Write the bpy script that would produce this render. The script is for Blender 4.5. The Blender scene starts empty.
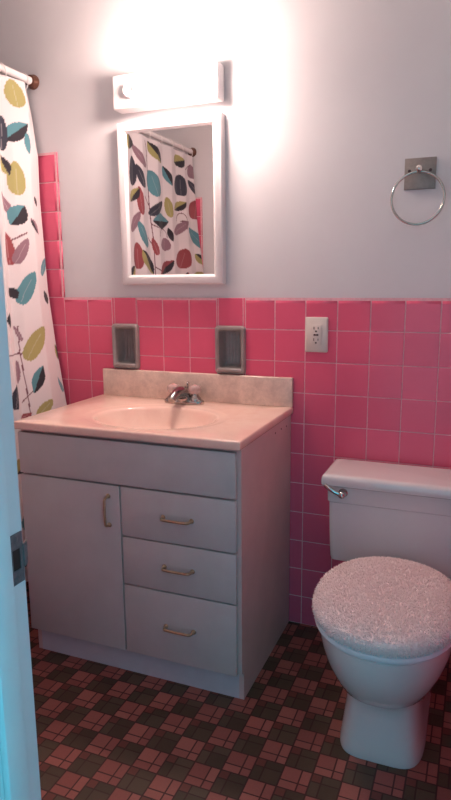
import bpy, bmesh, math, random
import numpy as np
from mathutils import Vector, Matrix
random.seed(7)
rng = np.random.default_rng(7)
SC = bpy.context.scene
COL = SC.collection
PI = math.pi

# ---------------------------------------------------------------- materials
class NT:
    """small helper around a node tree"""
    def __init__(self, name):
        self.m = bpy.data.materials.new(name)
        self.m.use_nodes = True
        self.t = self.m.node_tree
        self.b = self.t.nodes['Principled BSDF']
    def n(self, typ, **kw):
        nd = self.t.nodes.new(typ)
        for k, v in kw.items():
            setattr(nd, k, v)
        return nd
    def put(self, sock, v):
        if isinstance(v, bpy.types.NodeSocket):
            self.t.links.new(v, sock)
        elif v is not None:
            sock.default_value = v
    def math(self, op, a, b=None):
        nd = self.n('ShaderNodeMath', operation=op)
        self.put(nd.inputs[0], a)
        if b is not None:
            self.put(nd.inputs[1], b)
        return nd.outputs[0]
    def mix(self, f, a, b, blend='MIX'):
        nd = self.n('ShaderNodeMix', data_type='RGBA', blend_type=blend)
        self.put(nd.inputs[0], f)
        self.put(nd.inputs[6], a)
        self.put(nd.inputs[7], b)
        return nd.outputs[2]
    def noise(self, scale, detail=3, rough=.5, vec=None):
        nd = self.n('ShaderNodeTexNoise')
        nd.inputs['Scale'].default_value = scale
        nd.inputs['Detail'].default_value = detail
        nd.inputs['Roughness'].default_value = rough
        if vec is None:
            vec = self.n('ShaderNodeNewGeometry').outputs['Position']
        self.put(nd.inputs['Vector'], vec)
        return nd.outputs['Fac']
    def ramp(self, f, p0, p1, c0=(0, 0, 0, 1), c1=(1, 1, 1, 1)):
        nd = self.n('ShaderNodeValToRGB')
        e = nd.color_ramp.elements
        e[0].position, e[1].position = p0, p1
        e[0].color, e[1].color = c0, c1
        self.put(nd.inputs[0], f)
        return nd.outputs[0]
    def bump(self, h, strength=.2, dist=.002):
        nd = self.n('ShaderNodeBump')
        nd.inputs['Strength'].default_value = strength
        nd.inputs['Distance'].default_value = dist
        self.put(nd.inputs['Height'], h)
        self.t.links.new(nd.outputs[0], self.b.inputs['Normal'])
    def set(self, **kw):
        nm = {'col': 'Base Color', 'rough': 'Roughness', 'metal': 'Metallic', 'spec': 'Specular IOR Level',
              'coat': 'Coat Weight', 'coatr': 'Coat Roughness', 'trans': 'Transmission Weight', 'ior': 'IOR',
              'sheen': 'Sheen Weight', 'emc': 'Emission Color', 'ems': 'Emission Strength'}
        for k, v in kw.items():
            if k in ('col', 'emc') and not isinstance(v, bpy.types.NodeSocket):
                v = tuple(v) + (1,) if len(v) == 3 else v
            self.put(self.b.inputs[nm[k]], v)
        return self

def c4(c): return (c[0], c[1], c[2], 1)

def varied(name, col, amt=.12, scale=30, rough=.5, **kw):
    """a surface whose colour and gloss wander a little"""
    t = NT(name)
    f = t.noise(scale, 4, .6)
    d = tuple(max(0, x * (1 - amt)) for x in col)
    l = tuple(min(1, x * (1 + amt * .6)) for x in col)
    t.set(col=t.ramp(f, .3, .7, c4(d), c4(l)), rough=rough, **kw)
    return t

M = {}
BULB, WORLD, EXPOSURE = 155.0, 1.75, .10
def make_mats():
    # painted plaster
    t = NT('wall_paint'); f = t.noise(3, 4, .6)
    t.set(col=t.ramp(f, .3, .7, (.63, .615, .63, 1), (.67, .655, .67, 1)), rough=.55, spec=.3)
    t.bump(t.noise(260, 3, .6), .12, .001); M['paint'] = t.m
    t = NT('ceiling_paint'); f = t.noise(5)
    t.set(col=t.ramp(f, .3, .7, (.66, .65, .65, 1), (.7, .7, .7, 1)), rough=.8); M['ceiling'] = t.m
    # pink glazed tile, tint wanders from tile to tile
    t = NT('pink_tile')
    a = t.n('ShaderNodeAttribute', attribute_name='tint')
    f = t.noise(60, 4, .65)
    base = t.mix(a.outputs['Fac'], (.68, .098, .178, 1), (.73, .112, .200, 1))
    t.set(col=t.mix(t.math('MULTIPLY', f, .25), base, (.80, .15, .26, 1)), rough=.24, spec=.35, coat=.08, coatr=.15)
    t.bump(t.noise(40, 2, .5), .04, .0015); M['tile'] = t.m
    t = varied('tile_grout', (.80, .44, .48), .15, 80, .9); M['grout'] = t.m
    # vinyl floor: three-inch cells, alternately brick pink and dark olive brown, each cut into four pieces
    t = NT('vinyl_mosaic_floor')
    sp = t.n('ShaderNodeSeparateXYZ')
    t.put(sp.inputs[0], t.n('ShaderNodeNewGeometry').outputs['Position'])
    P3 = .0757
    u = t.math('DIVIDE', t.math('SUBTRACT', sp.outputs[0], .981 - 20 * P3), P3)
    v = t.math('DIVIDE', t.math('SUBTRACT', -.696 + 20 * P3, sp.outputs[1]), P3)
    iu, iv = t.math('FLOOR', u), t.math('FLOOR', v)
    fu, fv = t.math('FRACT', u), t.math('FRACT', v)
    dark = t.math('MODULO', t.math('ADD', iu, iv), 2.0)
    def flip(x):   # the dark cells are the pink ones turned half round
        return t.math('ABSOLUTE', t.math('SUBTRACT', dark, x))
    gu, gv = flip(fu), flip(fv)
    def line(g, c, w):
        return t.math('LESS_THAN', t.math('ABSOLUTE', t.math('SUBTRACT', g, c)), w)
    def edge(f):
        return t.math('LESS_THAN', t.math('SUBTRACT', .5, t.math('ABSOLUTE', t.math('SUBTRACT', f, .5))), .028)
    ln = t.math('MAXIMUM', t.math('MAXIMUM', line(gu, .64, .027), line(gv, .64, .027)), t.math('MAXIMUM', edge(fu), edge(fv)))
    su, sv = t.math('GREATER_THAN', gu, .64), t.math('GREATER_THAN', gv, .64)
    corner = t.math('MULTIPLY', su, sv)
    # one random tone for every little piece
    cx = t.n('ShaderNodeCombineXYZ')
    t.put(cx.inputs[0], t.math('ADD', iu, t.math('MULTIPLY', su, .5)))
    t.put(cx.inputs[1], t.math('ADD', iv, t.math('MULTIPLY', sv, .5)))
    wn = t.n('ShaderNodeTexWhiteNoise', noise_dimensions='2D')
    t.put(wn.inputs['Vector'], cx.outputs[0])
    pink = t.mix(wn.outputs['Value'], (.29, .094, .076, 1), (.40, .142, .114, 1))
    drk = t.mix(wn.outputs['Value'], (.066, .046, .029, 1), (.108, .078, .050, 1))
    drk = t.mix(t.math('MULTIPLY', corner, .8), drk, (.19, .05, .04, 1))
    cell = t.mix(dark, pink, drk)
    n = t.noise(170, 4, .7)
    cell = t.mix(t.math('MULTIPLY', n, .35), cell, (.05, .025, .02, 1))
    lc = t.mix(dark, (.062, .020, .018, 1), (.050, .022, .018, 1))
    t.set(col=t.mix(ln, cell, lc), rough=.42, spec=.3)
    t.bump(t.math('SUBTRACT', 1.0, ln), .25, .0008); M['floor'] = t.m
    # vanity
    M['laminate'] = varied('white_laminate', (.50, .50, .495), .05, 12, .38).m
    M['laminate_bounce'] = varied('laminate_with_pink_bounce', (.60, .455, .435), .06, 12, .42).m  # pink light bounced off the tile is put into this colour
    M['toe'] = varied('toe_board_laminate', (.52, .55, .60), .06, 12, .4).m
    t = NT('cultured_marble'); f = t.noise(9, 8, .7); g = t.noise(120, 4, .6)
    c = t.ramp(f, .38, .66, (.84, .56, .465, 1), (.89, .65, .545, 1))
    c = t.mix(t.math('MULTIPLY', t.ramp(g, .55, .75), .18), c, (.62, .45, .38, 1))
    t.set(col=c, rough=.16, spec=.5, coat=.3, coatr=.05); M['marble'] = t.m
    t = NT('veined_backsplash'); f = t.noise(22, 8, .72); g = t.noise(140, 4, .6)
    c = t.ramp(f, .36, .66, (.58, .44, .37, 1), (.80, .63, .53, 1))
    c = t.mix(t.math('MULTIPLY', t.ramp(g, .5, .75), .3), c, (.50, .43, .37, 1))
    t.set(col=c, rough=.2, spec=.5, coat=.2, coatr=.06); M['splash'] = t.m
    M['brass'] = varied('tarnished_brass', (.50, .38, .25), .2, 60, .38, metal=.75).m
    M['chrome'] = varied('chrome', (.62, .60, .58), .08, 40, .1, metal=1).m
    M['ring_chrome'] = varied('aged_chrome', (.50, .43, .39), .1, 40, .12, metal=1).m
    M['dull_chrome'] = varied('spotted_chrome', (.42, .39, .37), .25, 90, .2, metal=1).m
    M['nickel'] = varied('brushed_nickel', (.27, .235, .215), .12, 70, .5, metal=.3).m
    t = NT('clear_acrylic'); t.set(col=t.ramp(t.noise(30), .3, .7, (.82, .58, .55, 1), (.90, .72, .69, 1)), rough=.12, trans=.55, ior=1.49); M['acrylic'] = t.m
    M['hot'] = varied('red_index_button', (.50, .20, .19), .1, 50, .3).m
    # sanitary ware
    M['china'] = varied('white_china', (.66, .63, .63), .03, 6, .12, coat=.4, coatr=.05).m
    M['seat'] = varied('white_plastic_seat', (.68, .72, .76), .04, 8, .25).m
    M['shag'] = varied('pale_pink_shag', (.95, .77, .75), .08, 220, .95, sheen=.25).m
    M['grey_ceramic'] = varied('grey_glazed_ceramic', (.30, .26, .25), .12, 30, .28, coat=.3, coatr=.1).m
    M['ivory'] = varied('ivory_plastic', (.66, .56, .50), .05, 20, .35).m
    M['dark_slot'] = varied('dark_slot', (.03, .015, .012), .2, 90, .7).m
    M['hole'] = varied('screw_hole', (.05, .02, .02), .2, 90, .6).m
    M['white_frame'] = varied('white_gloss_frame', (.72, .67, .67), .03, 14, .25, coat=.3).m
    t = NT('mirror_silver'); t.set(col=t.ramp(t.noise(4), .3, .7, (.86, .85, .85, 1), (.88, .87, .87, 1)), rough=.0, metal=1); M['mirror'] = t.m
    M['light_box'] = varied('white_enamel_box', (.82, .80, .80), .03, 10, .3).m
    t = NT('lit_bulb'); t.set(col=(.9, .9, .9), emc=(1, .765, .68), ems=BULB); M['bulb'] = t.m
    M['rod'] = varied('white_rod_enamel', (.80, .75, .74), .05, 30, .25).m
    M['bronze'] = varied('brown_bronze_flange', (.16, .07, .045), .25, 60, .35, metal=.5).m
    t = NT('leaf_print_cloth')
    a = t.n('ShaderNodeAttribute', attribute_name='print')
    f = t.noise(420, 2, .5)
    t.set(col=t.mix(t.math('MULTIPLY', f, .2), a.outputs['Color'], (.75, .75, .75, 1), 'MULTIPLY'), rough=.75, spec=.25, sheen=.1); M['cloth'] = t.m
    M['jamb'] = varied('white_door_paint', (.72, .74, .76), .05, 9, .4).m
    M['steel'] = varied('worn_strike_steel', (.15, .17, .175), .3, 120, .4, metal=.4).m

# ---------------------------------------------------------------- mesh builder
class MB:
    def __init__(self):
        self.bm = bmesh.new()
        self.mi = 0
    def _tag(self, faces):
        for f in faces:
            f.material_index = self.mi
            f.smooth = True
    def box(self, x0, x1, y0, y1, z0, z1, bev=0, seg=2):
        r = bmesh.ops.create_cube(self.bm, size=1)
        vs = r['verts']
        for v in vs:
            v.co = Vector(((x0 + x1) / 2 + v.co.x * (x1 - x0), (y0 + y1) / 2 + v.co.y * (y1 - y0), (z0 + z1) / 2 + v.co.z * (z1 - z0)))
        fs = list({f for v in vs for f in v.link_faces})
        if bev:
            es = list({e for v in vs for e in v.link_edges})
            q = bmesh.ops.bevel(self.bm, geom=es, offset=bev, segments=seg, profile=.5, affect='EDGES', clamp_overlap=True)
            fs = list({f for f in q['faces']} | {f for v in q['verts'] for f in v.link_faces})
        self._tag(fs)
        return self
    def loft(self, rings, cap0=True, cap1=True, closed=True):
        """rings: lists of points, all the same length"""
        R = [[self.bm.verts.new(Vector(p)) for p in r] for r in rings]
        n = len(R[0]); fs = []
        for a, b in zip(R, R[1:]):
            for i in range(n if closed else n - 1):
                j = (i + 1) % n
                fs.append(self.bm.faces.new((a[i], a[j], b[j], b[i])))
        if cap0: fs.append(self.bm.faces.new(list(reversed(R[0]))))
        if cap1: fs.append(self.bm.faces.new(R[-1]))
        self._tag(fs)
        return self
    def tube(self, pts, r, seg=12, cap=True, closed=False):
        pts = [Vector(p) for p in pts]
        n = len(pts)
        rr = r if hasattr(r, '__len__') else [r] * n
        rings = []
        up = None
        for i, p in enumerate(pts):
            if closed:
                d = pts[(i + 1) % n] - pts[i - 1]
            else:
                d = pts[min(i + 1, n - 1)] - pts[max(i - 1, 0)]
            d.normalize()
            if up is None:
                up = Vector((0, 0, 1)) if abs(d.z) < .9 else Vector((1, 0, 0))
            s = d.cross(up).normalized()
            up = s.cross(d).normalized()
            rings.append([p + (s * math.cos(2 * PI * k / seg) + up * math.sin(2 * PI * k / seg)) * rr[i] for k in range(seg)])
        if closed:
            rings.append(rings[0])
            self.loft(rings, False, False)
            bmesh.ops.remove_doubles(self.bm, verts=self.bm.verts[:], dist=1e-6)
        else:
            self.loft(rings, cap, cap)
        return self
    def lathe(self, prof, o, axis, seg=24, cap0=True, cap1=True):
        """prof: (radius, distance along axis) pairs"""
        o = Vector(o); a = Vector(axis).normalized()
        u = a.orthogonal().normalized(); w = a.cross(u)
        rings = [[o + a * h + (u * math.cos(2 * PI * k / seg) + w * math.sin(2 * PI * k / seg)) * max(r, 1e-5) for k in range(seg)] for r, h in prof]
        return self.loft(rings, cap0, cap1)
    def ball(self, c, r, seg=20, sx=1, sy=1, sz=1):
        q = bmesh.ops.create_uvsphere(self.bm, u_segments=seg, v_segments=seg // 2 + 2, radius=r)
        for v in q['verts']:
            v.co = Vector((c[0] + v.co.x * sx, c[1] + v.co.y * sy, c[2] + v.co.z * sz))
        self._tag({f for v in q['verts'] for f in v.link_faces})
        return self
    def build(self, name, mats, parent=None, loc=None, sharp=40):
        bmesh.ops.recalc_face_normals(self.bm, faces=self.bm.faces[:])
        me = bpy.data.meshes.new(name)
        self.bm.to_mesh(me); self.bm.free()
        for m in (mats if isinstance(mats, (list, tuple)) else [mats]):
            me.materials.append(m)
        try:
            if sharp is not None: me.set_sharp_from_angle(angle=math.radians(sharp))
        except Exception:
            pass
        o = bpy.data.objects.new(name, me)
        COL.objects.link(o)
        if parent is not None:
            o.parent = parent
            # geometry is written in world coordinates: shift it into the parent's frame
            p = parent
            off = Vector((0, 0, 0))
            while p is not None:
                off += p.location
                p = p.parent
            me.transform(Matrix.Translation(-off))
        elif loc is not None:
            o.location = loc
            me.transform(Matrix.Translation(-Vector(loc)))
        return o

def thing(name, label, cat, loc, group=None):
    o = bpy.data.objects.new(name, None)
    o.empty_display_size = .05
    COL.objects.link(o)
    o.location = loc
    o['label'] = label; o['category'] = cat
    if group: o['group'] = group
    return o
def tag(o, label, cat, group=None):
    o['label'] = label; o['category'] = cat
    if group: o['group'] = group
    return o
def structure(o, label=None, cat=None):
    o['kind'] = 'structure'
    if label: o['label'] = label
    if cat: o['category'] = cat
    return o
def copy_tree(o, parent=None):
    c = o.copy(); COL.objects.link(c)
    if parent is not None:
        c.parent = parent
    for ch in list(o.children):
        copy_tree(ch, c)
    return c

def minus(rect, holes):
    """rectangle (a0,a1,b0,b1) minus rectangular holes -> list of rectangles"""
    out = [rect]
    for h in holes:
        nxt = []
        for r in out:
            a0, a1, b0, b1 = r
            if h[0] >= a1 or h[1] <= a0 or h[2] >= b1 or h[3] <= b0:
                nxt.append(r); continue
            if h[0] > a0: nxt.append((a0, h[0], b0, b1))
            if h[1] < a1: nxt.append((h[1], a1, b0, b1))
            m0, m1 = max(a0, h[0]), min(a1, h[1])
            if h[2] > b0: nxt.append((m0, m1, b0, h[2]))
            if h[3] < b1: nxt.append((m0, m1, h[3], b1))
        out = nxt
    return out
make_mats()

# ---------------------------------------------------------------- camera
CX, CY, CZ, YAW, PIT, ROL, FPX = 1.5438, -2.1046, 1.2630, -.3861, -.1868, -.0086, 629.34
fw = Vector((math.sin(YAW) * math.cos(PIT), math.cos(YAW) * math.cos(PIT), math.sin(PIT)))
rt = Vector((math.cos(YAW), -math.sin(YAW), 0)); up = rt.cross(fw)
cr, sr = math.cos(ROL), math.sin(ROL)
rt, up = rt * cr + up * sr, up * cr - rt * sr
cam = bpy.data.objects.new('camera', bpy.data.cameras.new('camera'))
COL.objects.link(cam)
mw = Matrix((rt, up, -fw)).transposed().to_4x4(); mw.translation = (CX, CY, CZ)
cam.matrix_world = mw
cam.data.sensor_fit = 'VERTICAL'; cam.data.sensor_height = 24; cam.data.lens = 24 * FPX / 800
cam.data.clip_start = .02
SC.camera = cam

# ---------------------------------------------------------------- room shell
XL, XR, YB, YF, ZC = -.86, 1.80, .008, -1.49, 2.44     # plaster faces
HALL = -3.3
DX0, DX1, DZ = 1.007, 1.70, 2.03                        # door opening between the jamb faces
P = .1095                                               # tile pitch
DISH = [(.219, .336, .932, 1.106), (.652, .769, .932, 1.106)]
holes = [(a + .011, b - .011, c + .012, d - .011) for a, b, c, d in DISH]

o = MB().box(XL - .1, XR + .1, HALL, YB + .1, -.03, 0).build('floor', M['floor']); structure(o)
o = MB().box(XL - .1, XR + .1, HALL, YB + .1, ZC, ZC + .03).build('ceiling', M['ceiling']); structure(o)
b = MB()
for r in minus((XL - .1, XR + .1, 0, ZC), holes):
    b.box(r[0], r[1], YB, YB + .09, r[2], r[3])
structure(b.build('wall_back', M['paint']))
structure(MB().box(XL - .1, XL, YF, YB, 0, ZC).build('wall_left', M['paint']))
structure(MB().box(XR, XR + .1, YF, YB, 0, ZC).build('wall_right', M['paint']))
b = MB()
for r in minus((XL - .1, XR + .1, 0, ZC), [(DX0 - .018, DX1 + .018, -.01, DZ + .018)]):
    b.box(r[0], r[1], YF - .115, YF, r[2], r[3])
structure(b.build('wall_front', M['paint']))

def tile_panel(name, frame, rects_rows, gaps=()):
    """frame(u, z, d) -> point, d is depth behind the glazed face.
    rects_rows: (u0, u1, z0, z1, bullnose edges) per tile"""
    b = MB(); bm = b.bm
    lay = bm.verts.layers.float_color.new('tint')
    g = .00135
    allr = []
    for (u0, u1, z0, z1, nose) in rects_rows:
        for a0, a1, c0, c1 in minus((u0, u1, z0, z1), gaps):
            allr.append((a0, a1, c0, c1))
            tv = rng.random() * .8 + .1
            whole = (a0, a1, c0, c1) == (u0, u1, z0, z1)
            tilt = rng.normal(0, .00005, 2)
            e = {'l': a0 + g, 'r': a1 - g, 'b': c0 + g, 't': c1 - g}
            nz = nose if whole else ''
            if 't' in nz: e['t'] = c1
            if 'r' in nz: e['r'] = a1
            if 'l' in nz: e['l'] = a0
            rings = []
            steps = 5 if nz else 3
            for k in range(steps + 1):
                th = k / steps * PI / 2
                ins = .0013 * (1 - math.cos(th)); big = .018 * (1 - math.cos(th))
                d = .0075 * (1 - math.sin(th)) if nz else .0016 * (1 - math.sin(th))
                il, ir, ib, it = [big if c in nz else ins for c in 'lrbt']
                q = [(e['l'] + il, e['b'] + ib), (e['r'] - ir, e['b'] + ib), (e['r'] - ir, e['t'] - it), (e['l'] + il, e['t'] - it)]
                if k == 0:
                    rings.append([frame(x, z, .0079) for x, z in q])
                sx = [(-1, -1), (1, -1), (1, 1), (-1, 1)]
                rings.append([frame(x, z, max(0, d + (sx[i][0] * tilt[0] + sx[i][1] * tilt[1]) * (k == steps))) for i, (x, z) in enumerate(q)])
            n0 = len(bm.verts)
            b.loft(rings, False, True)
            bm.faces.ensure_lookup_table()
            for ed in bm.faces[-1].edges: ed.smooth = False
            bm.verts.ensure_lookup_table()
            for v in bm.verts[n0:]:
                v[lay] = (tv, tv, tv, 1)
    b.mi = 1
    for a0, a1, c0, c1 in allr:      # grout bed behind the tiles
        p = [frame(x, z, .0011) for x, z in ((a0, c0), (a1, c0), (a1, c1), (a0, c1))]
        f = bm.faces.new([bm.verts.new(q) for q in p]); f.material_index = 1
    return structure(b.build(name, [M['tile'], M['grout']], sharp=None))

def grid(u0, u1, org, rows, noses):
    """tiles on a pitch P counted from org, clipped to u0..u1; rows r0..r1 counted down from the wainscot cap"""
    out = []
    k = math.floor((u0 - org) / P + 1e-6)
    while org + k * P < u1 - .004:
        a, c = max(u0, org + k * P), min(u1, org + (k + 1) * P)
        if c - a > .006:
            for r in range(rows[0], rows[1] + 1):
                zt = 11 * P - r * P
                out.append((a, c, zt - P, zt, noses(k, r)))
        k += 1
    return out
back = lambda u, z, d: (u, d, z)
tiles = grid(0, XR - .008, 0, (0, 10), lambda k, r: 't' if r == 0 else '')
tiles += grid(XL + .008, 0, 0, (-5, 10), lambda k, r: ('t' if r == -5 else '') + ('r' if k == -1 and r < 0 else ''))
tile_panel('trim_1', back, tiles, holes)
front = lambda u, z, d: (u, YF + .008 - d, z)
FE = -.032
tiles = grid(FE, DX0 - .079, FE, (0, 10), lambda k, r: 't' if r == 0 else '')
tiles += grid(XL + .008, FE, FE, (-5, 10), lambda k, r: ('t' if r == -5 else '') + ('r' if k == -1 and r < 0 else ''))
tile_panel('trim_2', front, tiles)
tile_panel('trim_3', lambda u, z, d: (XL + .008 - d, u, z), grid(YF + .008, 0, 0, (-5, 10), lambda k, r: 't' if r == -5 else ''))
tile_panel('trim_4', lambda u, z, d: (XR - .008 + d, u, z), grid(YF + .008, 0, 0, (0, 10), lambda k, r: 't' if r == 0 else ''))

# door frame: jambs, head, stops and casings of the doorway the camera looks through
b = MB()
y0, y1 = YF - .117, YF + .001
b.box(DX0 - .017, DX0, y0, y1, 0, DZ + .017, .0015)
b.box(DX1, DX1 + .017, y0, y1, 0, DZ + .017, .0015)
b.box(DX0, DX1, y0, y1, DZ, DZ + .017, .0015)
b.box(DX0, DX0 + .011, YF - .069, YF - .033, 0, DZ, .002)
b.box(DX1 - .011, DX1, YF - .069, YF - .033, 0, DZ, .002)
b.box(DX0 + .011, DX1 - .011, YF - .069, YF - .033, DZ - .011, DZ, .002)
for ya, yb in ((YF + .0005, YF + .013), (YF - .128, YF - .1155)):
    b.box(DX0 - .078, DX0 - .014, ya, yb, 0, DZ + .075, .003)
    if DX1 + .078 < XR:
        b.box(DX1 + .014, DX1 + .078, ya, yb, 0, DZ + .075, .003)
    b.box(DX0 - .014, DX1 + .014, ya, yb, DZ + .014, DZ + .075, .003)
door = b.build('door_1', M['jamb'], loc=(DX0, YF, 0)); structure(door)
# strike plate let into the left jamb
zc, yc = .914, YF - .0145
b = MB()
for r in minus((yc - .0125, yc + .0125, zc - .034, zc + .034), [(yc - .007, yc + .007, zc - .015, zc + .013)]):
    b.box(DX0 - .0005, DX0 + .0016, r[0], r[1], r[2], r[3])
lip = [[], []]
for k in range(7):                   # the lip runs on past the jamb corner and curls away
    t = k / 6
    yy = yc + .0125 + .016 * t
    xx = DX0 + .0012 - .0075 * t * t
    for s in (0, 1):
        off = .0016 * (s)
        lip[s].append((xx + off, yy))
for (z0, z1) in ((zc - .015, zc + .016),):
    rings = []
    for k in range(7):
        (xa, ya), (xb, yb) = lip[0][k], lip[1][k]
        rings.append([(xa, ya, z0), (xb, yb, z0), (xb, yb, z1), (xa, ya, z1)])
    b.loft(rings)
sp = b.build('strike_plate', M['steel'], door)
b = MB()
b.box(DX0 - .0004, DX0 + .0007, yc - .0072, yc + .0072, zc - .0155, zc + .0135)
b.build('latch_hole', M['dark_slot'], sp)
for dz in (-.027, .027):
    MB().lathe([(.0038, 0), (.0036, .0012), (.002, .0018)], (DX0 + .0012, yc, zc + dz), (1, 0, 0), 12).build('screw', M['steel'], sp)

# ---------------------------------------------------------------- vanity cabinet
van = thing('vanity_cabinet', 'white laminate bathroom vanity cabinet with one door and three drawers', 'cabinet', (.555, -.25, 0))
VX0, VX1, VF, VT = .170, .939, -.503, .800
b = MB()
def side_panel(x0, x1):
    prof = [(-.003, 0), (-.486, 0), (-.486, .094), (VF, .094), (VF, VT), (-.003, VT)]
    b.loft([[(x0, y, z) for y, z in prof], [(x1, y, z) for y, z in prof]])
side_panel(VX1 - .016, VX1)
b.build('side_panel', M['laminate_bounce'], van)
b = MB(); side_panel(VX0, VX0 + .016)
b.build('side_panel', M['laminate_bounce'], van)
b = MB()
xa, xb = VX0 + .016, VX1 - .016
b.box(xa, xb, -.012, -.003, 0, VT)
b.box(xa, xb, VF + .002, -.012, .094, .110)
b.box(xa, xb, VF, VF + .016, .775, VT)
b.box(xa, xb, VF, VF + .016, .640, .656)
b.box(.538, .556, VF, VF + .016, .110, .640)
b.box(.556, xb, VF, VF + .016, .478, .494)
b.box(.556, xb, VF, VF + .016, .318, .334)
b.build('cabinet_frame', M['laminate_bounce'], van)
b = MB(); b.box(xa, xb, -.486, -.470, 0, .0935)
b.build('toe_kick', M['toe'], van)
FY0, FY1 = -.5205, VF - .0008
b = MB(); b.box(VX0 + .002, .9275, FY0, FY1, .6535, .7895, .0012)
b.build('false_front', M['laminate'], van)

def pull(mid, axis, parent):
    """bow handle: two feet and a bar standing off the front"""
    L, hgt = .047, .024
    ax = Vector(axis); n = Vector((0, -1, 0)); m = Vector(mid)
    pts = []
    for k in range(7):
        t = k / 6 * PI / 2
        pts.append(m + ax * (-L + .010 * (1 - math.cos(t))) + n * (.006 + (hgt - .006) * math.sin(t)))
    pts += [m + ax * (-L + .010 + (2 * L - .020) * k / 6) + n * (hgt + .0012 * math.sin(PI * k / 6)) for k in range(1, 6)]
    for k in range(6, -1, -1):
        t = k / 6 * PI / 2
        pts.append(m + ax * (L - .010 * (1 - math.cos(t))) + n * (.006 + (hgt - .006) * math.sin(t)))
    pts = [pts[0] - n * .006] + pts + [pts[-1] - n * .006]
    b = MB(); b.tube(pts, .0042, 12)
    for s in (-1, 1):
        b.lathe([(.0075, 0), (.0078, .002), (.006, .005), (.0045, .007)], m + ax * (s * L), n, 14)
    return b.build('handle', M['brass'], parent)
d = MB(); d.box(VX0 + .002, .5445, FY0, FY1, .096, .6475, .0012)
d = d.build('door', M['laminate'], van)
pull((.506, FY0, .566), (0, 0, 1), d)
for z0, z1, hz in ((.4905, .6475, .570), (.3305, .4855, .411), (.096, .3255, .214)):
    q = MB(); q.box(.5495, .9275, FY0, FY1, z0, z1, .0012)
    q = q.build('drawer', M['laminate'], van)
    pull((.742, FY0, hz), (1, 0, 0), q)
for yy, zz in ((-.185, .772), (-.120, .772), (-.060, .768)):
    MB().lathe([(.0035, 0), (.003, .0008)], (VX1, yy, zz), (1, 0, 0), 10).build('screw', M['hole'], van)

# ---------------------------------------------------------------- vanity top with its moulded oval basin
TX0, TX1, TY0, TY1, TZ = .166, .946, -.532, -.0015, .827
EX, EY, EA, EB = .560, -.305, .212, .165
top = thing('bathroom_countertop', 'salmon cream cultured marble vanity top with an oval basin', 'countertop', (EX, -.27, VT))
N = 96
def rect_pt(a, x0, x1, y0, y1):
    c, s = math.cos(a), math.sin(a)
    t = 1e9
    if c > 1e-9: t = min(t, (x1 - EX) / c)
    if c < -1e-9: t = min(t, (x0 - EX) / c)
    if s > 1e-9: t = min(t, (y1 - EY) / s)
    if s < -1e-9: t = min(t, (y0 - EY) / s)
    return EX + c * t, EY + s * t
# sample angles so that the four corners are hit exactly
angs = sorted([2 * PI * k / N for k in range(N)] + [math.atan2(y - EY, x - EX) % (2 * PI) for x in (TX0, TX1) for y in (TY0, TY1)])
def rect_ring(ins, z):
    return [rect_pt(a, TX0 + ins, TX1 - ins, TY0 + ins, TY1 - ins) + (z,) for a in angs]
def ell(f, z, dy=0):
    out = []
    for a in angs:
        # angle is kept, radius follows the ellipse
        c, s = math.cos(a), math.sin(a)
        r = 1 / math.sqrt((c / (EA * f)) ** 2 + (s / (EB * f)) ** 2)
        out.append((EX + c * r, EY + dy * 1 + s * r, z))
    return out
R = [rect_ring(.012, VT + .0002), rect_ring(.002, VT + .0005), rect_ring(0, VT + .004), rect_ring(0, TZ - .006), rect_ring(.0018, TZ - .0018), rect_ring(.006, TZ)]
prof = [(1.20, 0), (1.16, -.0012), (1.10, -.0028), (1.05, -.0036), (1.01, -.0045), (.985, -.008), (.96, -.016), (.92, -.030), (.85, -.050), (.74, -.072), (.6, -.092), (.42, -.106), (.24, -.113), (.12, -.116)]
def blend(w):
    A, B = rect_ring(.006, TZ), ell(1.20, TZ)
    return [tuple(a[i] * (1 - w) + c[i] * w for i in range(3)) for a, c in zip(A, B)]
R += [blend(.5)]
R += [ell(f, TZ + z) for f, z in prof]
b = MB(); b.loft(R, False, True)
b.build('countertop', M['marble'], top, sharp=60)
b = MB(); b.box(.1775, .947, -.0215, -.0015, TZ - .001, .9305, .004, 3)
b.build('backsplash', M['splash'], top)
MB().lathe([(.021, .0), (.024, .0015), (.022, .004), (.015, .0045), (.014, .003), (.012, .006), (.004, .008)], (EX, EY, TZ - .1163), (0, 0, 1), 20).build('drain', M['dull_chrome'], top)

# ---------------------------------------------------------------- faucet
fau = thing('faucet', 'small chrome faucet with two clear knobs at the back of the basin', 'faucet', (.558, -.078, TZ))
def oval(cx, cy, a, bb, z, n=32, e=2.6):
    out = []
    for k in range(n):
        t = 2 * PI * k / n; c, s = math.cos(t), math.sin(t)
        out.append((cx + a * math.copysign(abs(c) ** (2 / e), c), cy + bb * math.copysign(abs(s) ** (2 / e), s), z))
    return out
b = MB()
b.loft([oval(.558, -.078, .076, .026, TZ + .0002), oval(.558, -.078, .078, .028, TZ + .004), oval(.558, -.078, .077, .027, TZ + .012), oval(.558, -.078, .070, .021, TZ + .018)])
for s in (-1, 1):
    b.lathe([(.024, 0), (.023, .008), (.017, .014), (.013, .02), (.012, .026)], (.558 + s * .043, -.078, TZ + .014), (0, 0, 1), 24)
b.build('base', M['dull_chrome'], fau)
b = MB()
pts = [(.558, -.078, TZ + .012), (.558, -.080, TZ + .030), (.558, -.090, TZ + .042), (.558, -.113, TZ + .047), (.558, -.145, TZ + .046), (.558, -.170, TZ + .036), (.558, -.180, TZ + .028)]
b.tube(pts, [.028, .0275, .025, .021, .0165, .014, .0125], 18)
b.build('spout', M['dull_chrome'], fau)
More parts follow.
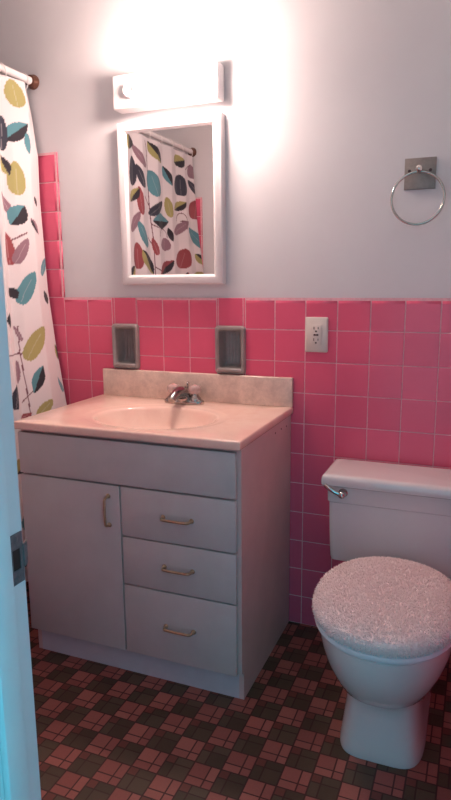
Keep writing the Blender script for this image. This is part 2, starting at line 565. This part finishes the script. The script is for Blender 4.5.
for s in (-1, 1):
    b = MB()
    c = (.558 + s * .043, -.078, TZ + .038)
    rings = []
    for r, h in ((.013, 0), (.0195, .004), (.0225, .013), (.0215, .023), (.016, .0295), (.010, .031)):
        ring = []
        for k in range(40):
            t = 2 * PI * k / 40
            rr = r * (1 + .055 * math.cos(10 * t))
            ring.append((c[0] + rr * math.cos(t), c[1] + rr * math.sin(t), c[2] + h))
        rings.append(ring)
    b.loft(rings)
    kn = b.build('knob', M['acrylic'], fau)
    b = MB(); b.lathe([(.006, 0), (.0065, .001), (.004, .002)], (c[0], c[1], c[2] + .0308), (0, 0, 1), 14)
    b.build('index_button', M['hot'], kn)
b = MB(); b.tube([(.560, -.052, TZ + .016), (.560, -.050, TZ + .066)], .003, 10)
b.ball((.560, -.050, TZ + .070), .0065, 14)
b.build('lift_rod', M['dull_chrome'], fau)

# ---------------------------------------------------------------- recessed ceramic dishes
def rrect(x0, x1, z0, z1, y, r, n=5):
    pts = []
    for cx, cz, a0 in ((x1 - r, z1 - r, 0), (x0 + r, z1 - r, PI / 2), (x0 + r, z0 + r, PI), (x1 - r, z0 + r, 1.5 * PI)):
        for k in range(n + 1):
            a = a0 + PI / 2 * k / n
            pts.append((cx + r * math.cos(a), y, cz + r * math.sin(a)))
    return pts
def dish(rect, label):
    x0, x1, z0, z1 = rect
    t = thing('recessed_soap_dish', label, 'soap dish', ((x0 + x1) / 2, 0, z0), 'grey ceramic dishes set in the tile')
    b = MB()
    w = .0155
    R = [rrect(x0, x1, z0, z1, -.0004, .014), rrect(x0 + .0005, x1 - .0005, z0 + .0005, z1 - .0005, -.008, .014),
         rrect(x0 + .004, x1 - .004, z0 + .004, z1 - .004, -.0135, .013), rrect(x0 + .010, x1 - .010, z0 + .010, z1 - .010, -.0140, .012),
         rrect(x0 + w, x1 - w, z0 + .021, z1 - w, -.009, .010), rrect(x0 + w + .001, x1 - w - .001, z0 + .0215, z1 - w - .001, .004, .010),
         rrect(x0 + w + .003, x1 - w - .003, z0 + .024, z1 - w - .003, .040, .009), rrect(x0 + w + .008, x1 - w - .008, z0 + .030, z1 - w - .008, .0455, .008)]
    b.loft(R, False, True)
    b.build('dish', M['grey_ceramic'], t)
    b = MB()
    for k in range(5):
        xx = x0 + .034 + k * (x1 - x0 - .068) / 4
        b.tube([(xx, .0445, z0 + .034), (xx, .0445, z1 - .03)], .0036, 8)
    b.build('ribbed_back', M['grey_ceramic'], t)
    b = MB()
    b.tube([(x0 + .016, -.013, z0 + .016), (x0 + .022, -.019, z0 + .016), (x1 - .022, -.019, z0 + .016), (x1 - .016, -.013, z0 + .016)], .0062, 12)
    b.build('lip', M['grey_ceramic'], t)
dish(DISH[0], 'grey ceramic recessed dish in the pink tile above the left end of the backsplash')
dish(DISH[1], 'grey ceramic recessed dish in the pink tile right of the faucet, below the mirror corner')

# ---------------------------------------------------------------- outlet
x0, x1, z0, z1 = .9855, 1.0645, 1.0215, 1.1405
out = thing('electrical_outlet', 'ivory electrical outlet plate on the pink tile near its top edge', 'outlet', ((x0 + x1) / 2, 0, z0))
b = MB()
b.loft([rrect(x0, x1, z0, z1, -.0004, .004), rrect(x0, x1, z0, z1, -.0035, .004), rrect(x0 + .004, x1 - .004, z0 + .004, z1 - .004, -.0065, .003)], False, True)
b.build('cover_plate', M['ivory'], out)
xm, zm = (x0 + x1) / 2, (z0 + z1) / 2
b = MB(); b.loft([rrect(xm - .0175, xm + .0175, zm - .035, zm + .035, -.0062, .003), rrect(xm - .0175, xm + .0175, zm - .035, zm + .035, -.0082, .003), rrect(xm - .0165, xm + .0165, zm - .034, zm + .034, -.0088, .003)], False, True)
rc = b.build('receptacle', M['ivory'], out)
for s in (1, -1):
    b = MB()
    zz = zm + s * .0195
    b.box(xm - .0085, xm - .0060, -.0096, -.0084, zz - .001, zz + .008)
    b.box(xm + .0060, xm + .0085, -.0096, -.0084, zz - .000, zz + .007)
    b.lathe([(.0032, 0), (.0032, .0012)], (xm, -.0084, zz - .0075), (0, -1, 0), 12)
    b.build('socket_slots', M['dark_slot'], rc)
b = MB()
b.box(xm - .0085, xm - .0005, -.0100, -.0086, zm - .0030, zm + .0030, .0006)
b.box(xm + .0005, xm + .0085, -.0100, -.0086, zm - .0030, zm + .0030, .0006)
b.build('test_buttons', M['hole'], rc)

# ---------------------------------------------------------------- towel ring
tw = thing('towel_ring', 'chrome towel ring hanging from a square nickel plate on the wall', 'towel ring', (1.339, YB, 1.58))
b = MB(); b.box(1.2930, 1.3860, -.0015, YB, 1.5365, 1.6285, .0012)
b.build('mounting_plate', M['nickel'], tw)
b = MB()
b.lathe([(.0095, 0), (.0085, .006), (.0065, .014), (.0075, .022), (.0105, .028), (.0095, .036), (.004, .040)], (1.339, -.0013, 1.5915), (0, -1, 0), 20)
b.build('post', M['chrome'], tw)
b = MB(); b.box(1.300, 1.379, -.0030, -.0012, 1.5885, 1.5935, .0006)
b.build('bracket', M['nickel'], tw)
for s in (-1, 1):
    MB().lathe([(.0048, 0), (.0044, .0008)], (1.339 + s * .031, -.0029, 1.591), (0, -1, 0), 14).build('screw', M['hole'], tw)
c = Vector((1.3385, -.0285, 1.5065)); rr = .0775
b = MB(); b.tube([c + Vector((math.sin(2 * PI * k / 72) * rr, -.006 * (1 - math.cos(2 * PI * k / 72)) * .5, math.cos(2 * PI * k / 72) * rr)) for k in range(72)], .0038, 12, closed=True)
b.build('ring', M['ring_chrome'], tw)

# ---------------------------------------------------------------- mirror
mx0, mx1, mz0, mz1 = .285, .692, 1.2525, 1.820
mi = thing('wall_mirror', 'white framed rectangular mirror hanging on the wall above the vanity', 'mirror', ((mx0 + mx1) / 2, YB, mz0))
fr = [(0, .0075), (0, -.022), (.003, -.026), (.008, -.0275), (.024, -.0275), (.028, -.026), (.0355, -.0165), (.0355, .002)]
b = MB()
b.loft([[(mx0 + i, y, mz0 + i), (mx1 - i, y, mz0 + i), (mx1 - i, y, mz1 - i), (mx0 + i, y, mz1 - i)] for i, y in fr], False, False)
b.build('frame', M['white_frame'], mi, sharp=25)
b = MB(); b.box(mx0 + .034, mx1 - .034, -.0155, .0070, mz0 + .034, mz1 - .034)
bmesh.ops.rotate(b.bm, verts=b.bm.verts[:], cent=((mx0 + mx1) / 2, -.005, 1.5), matrix=Matrix.Rotation(.0034, 3, 'Z'))
b.build('glass', M['mirror'], mi)

# ---------------------------------------------------------------- vanity light
lx0, lx1, lz0, lz1, ly = .290, .692, 1.858, 1.972, -.052
vl = thing('vanity_light', 'glaring white bar light with globe bulbs on the wall above the mirror', 'light fixture', ((lx0 + lx1) / 2, YB, lz0))
b = MB(); b.box(lx0, lx1, ly, YB - .0002, lz0, lz1, .006, 3)
b.build('housing', M['light_box'], vl)
for x, on in ((.365, 0), (.494, 1), (.618, 1)):
    zc = (lz0 + lz1) / 2
    b = MB(); b.lathe([(.026, 0), (.026, .010), (.023, .018), (.018, .019), (.0175, .004)], (x, ly, zc), (0, -1, 0), 24)
    b.build('socket', M['light_box'], vl)
    if not on: continue
    b = MB(); b.lathe([(.015, .012), (.016, .020), (.022, .030), (.036, .043), (.0435, .058), (.0455, .072), (.0430, .088), (.035, .103), (.021, .114), (.007, .1180)], (x, ly, zc), (0, -1, 0), 28)
    b.build('bulb', M['bulb'], vl)

# ---------------------------------------------------------------- curtain rod and shower curtain
RX, RZ = -.090, 2.010
rod = thing('curtain_rod', 'white shower curtain rod ending in a brown flange at the wall', 'curtain rod', (RX, YB, RZ))
MB().tube([(RX, YB - .004, RZ), (RX, YF + .004, RZ)], .014, 20).build('rod', M['rod'], rod)
MB().lathe([(.0265, 0), (.0265, .006), (.0235, .012), (.0205, .024), (.018, .025)], (RX, YB, RZ), (0, -1, 0), 24).build('flange', M['bronze'], rod)
MB().lathe([(.0265, 0), (.0265, .006), (.0235, .012), (.0205, .024), (.018, .025)], (RX, YF, RZ), (0, 1, 0), 24).build('flange', M['bronze'], rod)

KY = np.array([-1.46, -1.40, -1.33, -1.25, -1.17, -1.09, -1.01, -.93, -.85, -.77, -.69, -.61, -.53, -.46, -.40, -.345, -.29, -.245, -.205, -.165, -.092, -.015])
KX = np.array([.010, .002, .016, .000, .018, .002, .018, .000, .016, .002, .018, .000, .020, -.002, .010, .024, .004, .028, .006, .026, .042, .018])
def fold(y):
    y = np.clip(y, KY[0], KY[-1]); i = np.clip(np.searchsorted(KY, y) - 1, 0, len(KY) - 2)
    t = (y - KY[i]) / (KY[i + 1] - KY[i]); w = .75 * t + .25 * (.5 - .5 * np.cos(PI * t))
    return KX[i] + (KX[i + 1] - KX[i]) * w
EDGE = ([1.55, 1.74, 1.77, 1.86, 1.95, 1.99], [0, .0, .006, .018, .032, .038])
def curtain_x(y, z):
    g = np.interp(z, [.15, .775, 1.3, 1.6], [.62, .66, .93, 1.])
    ye = y * (1 - (1 - g) * np.exp(-(y / .45) ** 2))
    base = np.interp(z, [.15, .62, .775, 1.04, 1.23, 1.58, 1.95, 2.0], [.012, -.006, -.024, -.062, -.082, -.094, -.086, -.086])
    far = np.interp(-y, [1.15, 1.46], [0, 1]) * np.interp(z, [.15, 1.2, 1.95], [.075, .068, 0])
    base = base - np.interp(z, EDGE[0], EDGE[1]) * np.interp(y, [-.088, -.03], [0, 1])
    return base + far + fold(ye) * np.interp(z, [.15, 1.9, 1.99], [1.1, 1.0, .7])
NY, NZ = 440, 420
yy = np.linspace(-1.46, -.015, NY); zz = np.linspace(.16, 1.982, NZ)
arc = np.concatenate([[0], np.cumsum(np.hypot(np.diff(yy), np.diff(fold(yy))))])
ss = arc[-1] - arc                                     # cloth width measured from the hem at the wall
Y, Z = np.meshgrid(yy, zz); S, _ = np.meshgrid(ss, zz)
X = curtain_x(Y, Z)
PAL = {'white': (.73, .665, .67), 'N': (.040, .042, .062), 'T': (.095, .25, .29), 'O': (.36, .325, .125), 'M': (.27, .155, .19), 'B': (.30, .065, .075), 'D': (.030, .026, .034), 'st': (.17, .07, .09)}
COLR = {'O': 'OO', 'T': 'TT', 'N': 'NN', 'M': 'MM', 'B': 'BB', 'D': 'DD', 'T2': 'DT', 'DT': 'DT', 'DT2': 'TT', 'M2': 'MD', 'DO': 'DO', 'DB': 'DB'}
LEAVES=[('O',0.133,1.931,0.015,0.086,-0.051,0.005),('T2',0.139,1.799,-0.101,0.071,-0.021,-0.017),('N',0.195,1.787,-0.005,0.11,-0.026,-0.001),('O',0.147,1.639,0.005,0.11,-0.046,0.001),
('DO',0.194,1.679,0.036,0.063,-0.019,0.006),('M',0.199,1.544,0.051,0.078,-0.018,0.007),('DT',0.153,1.508,-0.062,0.071,-0.03,-0.015),('B',0.208,1.385,0.005,0.11,-0.031,0.001),
('M',0.152,1.379,-0.062,0.086,-0.027,-0.011),('T',0.146,1.244,-0.082,0.11,-0.036,-0.016),('D',0.21,1.226,0.026,0.039,-0.018,0.007),('DT2',0.088,1.769,0.01,0.071,-0.013,0.001),
('M2',0.073,1.473,0.046,0.051,-0.011,0.006),('D',0.029,1.205,0.021,0.051,-0.015,0.003),('D',0.05,1.567,0.015,0.035,-0.01,0.002),('O',0.148,1.037,-0.108,0.11,-0.037,-0.021),
('DT',0.169,0.901,-0.067,0.09,-0.022,-0.01),('O',0.162,0.79,-0.087,0.047,-0.018,-0.019),('M',0.258,0.939,-0.021,0.078,-0.02,-0.003),('N',0.31,0.853,-0.026,0.082,-0.022,-0.004),
('D',0.269,1.129,-0.01,0.051,-0.015,-0.002),('M',0.219,1.078,0.021,0.051,-0.01,0.002),('T',0.021,0.859,0.026,0.059,-0.012,0.003),('DO',0.006,0.99,0.005,0.059,-0.01,0.001),
('B',0.272,0.771,-0.072,0.02,-0.005,-0.011),('T',1.004,1.767,-0.068,0.116,0.073,0.01),('N',1.319,1.797,-0.005,0.106,0.081,0.001),('N',0.86,1.783,-0.07,0.097,0.036,0.006),
('N',0.783,1.799,0.0,0.129,0.043,-0.0),('M',0.852,1.878,-0.124,0.085,0.031,0.01),('DO',1.019,1.923,-0.132,0.08,0.034,0.013),('DO',1.313,1.926,0.122,0.026,0.022,-0.024),
('M',1.483,1.889,-0.008,0.068,0.07,0.002),('N',1.495,1.797,-0.135,0.083,0.036,0.013),('DT',1.161,1.826,-0.087,0.088,0.029,0.007),('N',1.037,1.645,0.13,0.077,0.038,-0.014),
('O',1.172,1.664,-0.035,0.097,0.043,0.004),('DO',1.303,1.682,0.127,0.055,0.026,-0.013),('B',1.486,1.678,0.027,0.103,0.086,-0.005),('DT',1.079,1.582,0.165,0.009,0.007,-0.031),
('M',1.31,1.565,0.149,0.077,0.036,-0.016),('T',1.47,1.513,-0.149,0.106,0.054,0.017),('M',1.12,1.464,0.014,0.064,0.065,-0.003),('B',1.308,1.392,0.054,0.103,0.084,-0.01),
('DB',1.115,1.339,0.151,0.072,0.033,-0.015),('B',0.808,1.392,0.0,0.122,0.054,-0.0),('DO',0.911,1.363,-0.114,0.113,0.037,0.008),('B',0.854,1.666,-0.027,0.125,0.035,0.002),
('DO',0.797,1.687,0.081,0.07,0.028,-0.008),('M',0.802,1.559,0.081,0.097,0.033,-0.006),('T',0.872,1.501,-0.073,0.116,0.039,0.006),('DO',1.497,1.389,-0.103,0.067,0.031,0.011),
('O',1.46,1.305,0.0,0.026,0.065,-0.0),('DO',0.745,1.926,0.0,0.064,0.041,-0.0),('D',1.18,1.518,-0.032,0.068,0.021,0.002),]

pr = np.empty((NZ, NY, 3)); pr[:] = PAL['white']
def put_leaf(kind, s0, z0, ax, az, ws, wz, rnd=None):
    """a leaf centred at (s0, z0): a = half-axis towards its tip, w = half-width vector"""
    A = np.array([ax, az]) / 2; W = np.array([ws, wz])
    det = A[0] * W[1] - A[1] * W[0]
    if abs(det) < 1e-7: return
    dx, dz = S - s0, Z - z0
    p = (dx * W[1] - dz * W[0]) / det; q = (A[0] * dz - A[1] * dx) / det
    blunt = kind in ('O', 'T', 'N', 'B', 'M') if rnd is None else rnd
    t = np.clip((p + 1) / 2, 0, 1)
    if blunt: wd = 1.45 * np.power(t, .42) * np.power(1 - t, .62) * .98
    else: wd = np.power(np.sin(PI * t), .85)
    m = (np.abs(p) < 1) & (np.abs(q) < wd)
    c = COLR[kind]
    pr[m & (q > 0)] = PAL[c[0]]; pr[m & (q <= 0)] = PAL[c[1]]
    if blunt:                                          # a thin pale midrib
        ln = np.hypot(*W)
        v = m & (np.abs(q) * ln < .0016) & (p > -.9) & (p < .55)
        pr[v] = pr[v] * .75 + np.array(PAL['white']) * .25
def put_stem(pts, w=.0024):
    for (a, b_) in zip(pts, pts[1:]):
        a = np.array(a); b_ = np.array(b_); d = b_ - a; L2 = d @ d
        t = np.clip(((S - a[0]) * d[0] + (Z - a[1]) * d[1]) / L2, 0, 1)
        dist = np.hypot(S - a[0] - t * d[0], Z - a[1] - t * d[1])
        pr[dist < w] = PAL['st']
put_stem([(.214, 1.105), (.227, 1.006), (.234, .846), (.24, .775), (.245, .5), (.24, .3)])
put_stem([(.304, 1.003), (.227, 1.006)]); put_stem([(.227, 1.0), (.175, 1.025)]); put_stem([(.234, .846), (.185, .875)]); put_stem([(.234, .846), (.262, .825)])
put_stem([(.188, 1.418), (.121, 1.446)], .003)
put_stem([(.915, 1.96), (.929, 1.934), (.948, 1.804), (.963, 1.652), (.988, 1.474), (.986, 1.302), (.985, 1.0), (.97, .7)], .0038)
for a, c in (((.963, 1.652), (.90, 1.69)), ((.975, 1.56), (1.04, 1.545)), ((.987, 1.34), (1.04, 1.32)), ((.988, 1.45), (.93, 1.49)), ((1.38, 1.89), (1.47, 1.93)), ((1.47, 1.93), (1.49, 1.90)), ((1.31, 1.60), (1.39, 1.605)), ((1.39, 1.605), (1.36, 1.56))):
    put_stem([a, c], .003)
for (a0, a1, ch) in ((1.10, .05, 1.50), (1.32, .05, 1.60)):   # stems that arch over a leaf
    put_stem([(a0 + a1 * math.cos(t), ch + .045 * math.sin(t)) for t in np.linspace(0, PI, 9)], .0025)
taken = [(l[1], l[2]) for l in LEAVES]
kinds = ['O', 'T', 'N', 'M', 'B', 'DT', 'DO', 'DB', 'N', 'M', 'T']
for _ in range(2600):                                  # the rest of the print
    s0, z0 = rng.uniform(.02, 1.5), rng.uniform(.18, 1.96)
    if min((s0 - a) ** 2 + ((z0 - c) * 1.0) ** 2 for a, c in taken) < .112 ** 2: continue
    taken.append((s0, z0))
    k = kinds[int(rng.integers(len(kinds)))]
    an = rng.uniform(-1.0, 1.0) + PI / 2; L = rng.uniform(.085, .115); w = L * rng.uniform(.28, .42)
    put_leaf(k, s0, z0, math.cos(an) * L, math.sin(an) * L, -math.sin(an) * w, math.cos(an) * w)
for kd, s0, z0, ax, az, ws, wz in LEAVES:
    g = 1.3 if s0 > .6 else 1.22
    put_leaf(kd, s0, z0, ax * 1.08, az * 1.08, ws * g, wz * g)
me = bpy.data.meshes.new('shower_curtain')
V = np.stack([X, Y, Z], -1).reshape(-1, 3).astype(np.float32)
idx = np.arange(NY * NZ).reshape(NZ, NY)
F = np.stack([idx[:-1, :-1], idx[:-1, 1:], idx[1:, 1:], idx[1:, :-1]], -1).reshape(-1, 4)
me.from_pydata(V.tolist(), [], F.tolist())
ca = me.color_attributes.new('print', 'FLOAT_COLOR', 'POINT')
ca.data.foreach_set('color', np.concatenate([pr, np.ones((NZ, NY, 1))], -1).astype(np.float32).ravel())
me.polygons.foreach_set('use_smooth', np.ones(len(F), dtype=bool))
me.materials.append(M['cloth'])
cur = bpy.data.objects.new('shower_curtain', me); COL.objects.link(cur)
sol = cur.modifiers.new('thickness', 'SOLIDIFY'); sol.thickness = .0012; sol.offset = -1
tag(cur, 'white shower curtain printed with multicoloured leaves hanging from the rod', 'shower curtain')
for k in range(12):
    yk = -.045 - k * (1.40 / 11)
    xk = float(curtain_x(np.array(yk), np.array(1.975)))
    b = MB()
    cz = RZ - .0105
    b.tube([(RX + .0 + (xk - RX) * .5 * (1 - math.cos(2 * PI * j / 24)) * .5 + math.sin(2 * PI * j / 24) * .017, yk + .0, cz + .029 * math.cos(2 * PI * j / 24)) for j in range(24)], .0016, 8, closed=True)
    b.build('curtain_ring', M['rod'], cur)

# ---------------------------------------------------------------- toilet
TC = 1.356
wc = thing('toilet', 'white china toilet with its tank against the pink tile', 'toilet', (TC, -.4, 0))
def egg(z, yf, yb, hw, e=2.2, n=56, cx=None):
    cx = TC if cx is None else cx
    out = []; yc_ = (yf + yb) / 2; hl = (yb - yf) / 2
    for k in range(n):
        t = 2 * PI * k / n; c, s = math.cos(t), math.sin(t)
        out.append((cx + hw * math.copysign(abs(c) ** (2 / e), c), yc_ + hl * math.copysign(abs(s) ** (2 / e), s), z))
    return out
b = MB()
S_ = [(0, -.600, -.16, .116, 4.6), (.010, -.603, -.16, .1165, 4.6), (.030, -.602, -.165, .113, 4.6), (.08, -.600, -.18, .1065, 4.4), (.13, -.599, -.19, .1015, 4.0), (.163, -.600, -.20, .101, 3.6),
      (.175, -.608, -.20, .104, 3.0), (.189, -.630, -.20, .116, 2.5), (.213, -.665, -.20, .136, 2.3), (.25, -.693, -.20, .151, 2.25), (.29, -.718, -.20, .165, 2.2), (.33, -.733, -.20, .174, 2.2), (.365, -.740, -.20, .179, 2.2), (.380, -.741, -.20, .180, 2.2), (.386, -.736, -.205, .175, 2.2)]
b.loft([egg(*q) for q in S_])
# trapway and the deck that carries the tank
b.loft([egg(z, yf, yb, hw, 3.2, 40) for z, yf, yb, hw in ((0, -.30, -.085, .075), (.02, -.30, -.085, .076), (.12, -.30, -.075, .072), (.22, -.30, -.06, .09), (.30, -.30, -.05, .13), (.335, -.30, -.045, .16), (.362, -.30, -.042, .165), (.3695, -.295, -.046, .160))])
b.build('bowl', M['china'], wc)
b = MB(); b.loft([egg(.3865, -.740, -.285, .176), egg(.3875, -.746, -.280, .182), egg(.394, -.749, -.278, .185), egg(.402, -.747, -.279, .183), egg(.4055, -.740, -.283, .178)])
b.build('seat', M['seat'], wc)
b = MB(); b.loft([egg(.406, -.736, -.287, .174), egg(.408, -.739, -.285, .177), egg(.414, -.739, -.285, .177), egg(.418, -.730, -.29, .168)])
for s in (-1, 1):
    b.lathe([(.010, -.018), (.011, -.014), (.011, .014), (.010, .018)], (TC + s * .075, -.268, .398), (1, 0, 0), 16)
b.build('lid', M['seat'], wc)
def rbox(z, x0, x1, y0, y1, r=.03, n=6):
    return [(p[0], p[2], z) for p in rrect(x0, x1, y0, y1, 0, r, n)]
X0, X1 = 1.118, 1.594
b = MB()
T_ = [(.370, .022, .006), (.374, .016, 0), (.385, .0135, -.003), (.45, .010, -.002), (.52, .007, 0), (.562, .006, .0015), (.5665, .0055, .0017), (.5705, .0015, -.0025), (.60, .0005, -.0035), (.6245, 0, -.004)]
b.loft([rbox(z, X0 + i, X1 - i, -.207 + j, -.028, .016) for z, i, j in T_])
b.build('tank', M['china'], wc)
b = MB()
L0, L1 = 1.1015, 1.6105
b.loft([rbox(.6248, L0 + .006, L1 - .006, -.222, -.021, .012), rbox(.628, L0 + .001, L1 - .001, -.227, -.0165, .013), rbox(.636, L0, L1, -.228, -.016, .014), rbox(.648, L0 + .001, L1 - .001, -.227, -.0165, .014), rbox(.656, L0 + .004, L1 - .004, -.224, -.018, .013), rbox(.660, L0 + .010, L1 - .010, -.218, -.022, .012), rbox(.6615, L0 + .02, L1 - .02, -.208, -.03, .018)])
b.build('tank_lid', M['china'], wc)
b = MB()
lv = Vector((1.172, -.2085, .604))
b.lathe([(.0145, 0), (.0145, .004), (.011, .008), (.0085, .012), (.0085, .022)], lv, (0, -1, 0), 20)
b.ball((lv.x, lv.y - .026, lv.z), .0115, 16)
b.tube([(lv.x - .004, lv.y - .026, lv.z + .001), (lv.x - .022, lv.y - .028, lv.z + .008), (lv.x - .042, lv.y - .026, lv.z + .018), (lv.x - .054, lv.y - .023, lv.z + .027)], [.0065, .0068, .0072, .0055], 12)
b.build('flush_lever', M['chrome'], wc)
# ---------------------------------------------------------------- shaggy lid cover
CYF, CYB, CH = -.742, -.276, .1825
b = MB()
C_ = [(.4060, -.001, 0), (.412, .003, 0), (.421, .005, 0), (.431, .004, 0), (.438, -.004, 0), (.444, -.018, 0), (.448, -.036, 0), (.451, -.07, .07), (.452, -.12, .12), (.4525, -.165, .165)]
RG = []
for z, g, j in C_:
    f = 1 + g / .2
    RG.append(egg(z, (CYF + CYB) / 2 - (CYB - CYF) / 2 * f, (CYB + CYF) / 2 + (CYB - CYF) / 2 * f, CH * f, 2.15))
b.loft(RG, False, True)
bm = b.bm
# pile: little bent tufts standing all over it
fs = [(f, f.calc_area(), f.calc_center_median().copy()) for f in bm.faces]
bm.normal_update()
areas = np.array([a for _, a, _ in fs]); cum = np.cumsum(areas) / areas.sum()
src = []
cen = Vector((TC, (CYF + CYB) / 2, .43))
for k in range(15000):
    f = fs[int(np.searchsorted(cum, rng.random()))][0]
    vs = f.verts[:]
    if len(vs) > 4:
        a, c = vs[int(rng.integers(len(vs)))].co, f.calc_center_median()
        p = c + (a - c) * math.sqrt(rng.random())
    else:
        u, v = rng.random(), rng.random()
        p = (vs[0].co * (1 - u) + vs[1].co * u) * (1 - v) + (vs[3].co * (1 - u) + vs[2].co * u) * v
    nn = f.normal.copy()
    if nn.dot(p - cen) < 0: nn = -nn
    src.append((p.copy(), nn))
for p, nn in src:
    h = rng.uniform(.0045, .009); w = rng.uniform(.0011, .0019)
    jit = Vector(rng.normal(0, .45, 3))
    d = (nn + jit * .55 + Vector((0, 0, -.12))).normalized()
    d2 = (d + Vector(rng.normal(0, .4, 3)) + Vector((0, 0, -.2))).normalized()
    u = d.orthogonal().normalized(); v = d.cross(u)
    a0 = rng.uniform(0, 6.28)
    base = [p - nn * .001 + (u * math.cos(a0 + q * 2.094) + v * math.sin(a0 + q * 2.094)) * w for q in range(3)]
    mid = p + d * h * .6
    m3 = [mid + (u * math.cos(a0 + q * 2.094) + v * math.sin(a0 + q * 2.094)) * w * .9 for q in range(3)]
    tip = bm.verts.new(mid + d2 * h * .5)
    B3 = [bm.verts.new(x) for x in base]; M3 = [bm.verts.new(x) for x in m3]
    for q in range(3):
        r = (q + 1) % 3
        bm.faces.new((B3[q], B3[r], M3[r], M3[q])).smooth = True
        bm.faces.new((M3[q], M3[r], tip)).smooth = True
cv = b.build('lid_cover', M['shag'], loc=(TC, -.515, .40), sharp=180)
tag(cv, 'pale pink shaggy cover spread over the closed toilet lid', 'lid cover')

# ---------------------------------------------------------------- light and picture settings
w = bpy.data.worlds.new('hall_daylight'); SC.world = w; w.use_nodes = True
bg = w.node_tree.nodes['Background']
bg.inputs[0].default_value = (.12, .58, .78, 1); bg.inputs[1].default_value = WORLD
SC.view_settings.view_transform = 'Standard'; SC.view_settings.look = 'None'
SC.view_settings.gamma = 1; SC.view_settings.exposure = EXPOSURE
SC.view_settings.use_curve_mapping = False
SC.cycles.use_denoising = True
SC.cycles.max_bounces = 10; SC.cycles.diffuse_bounces = 5
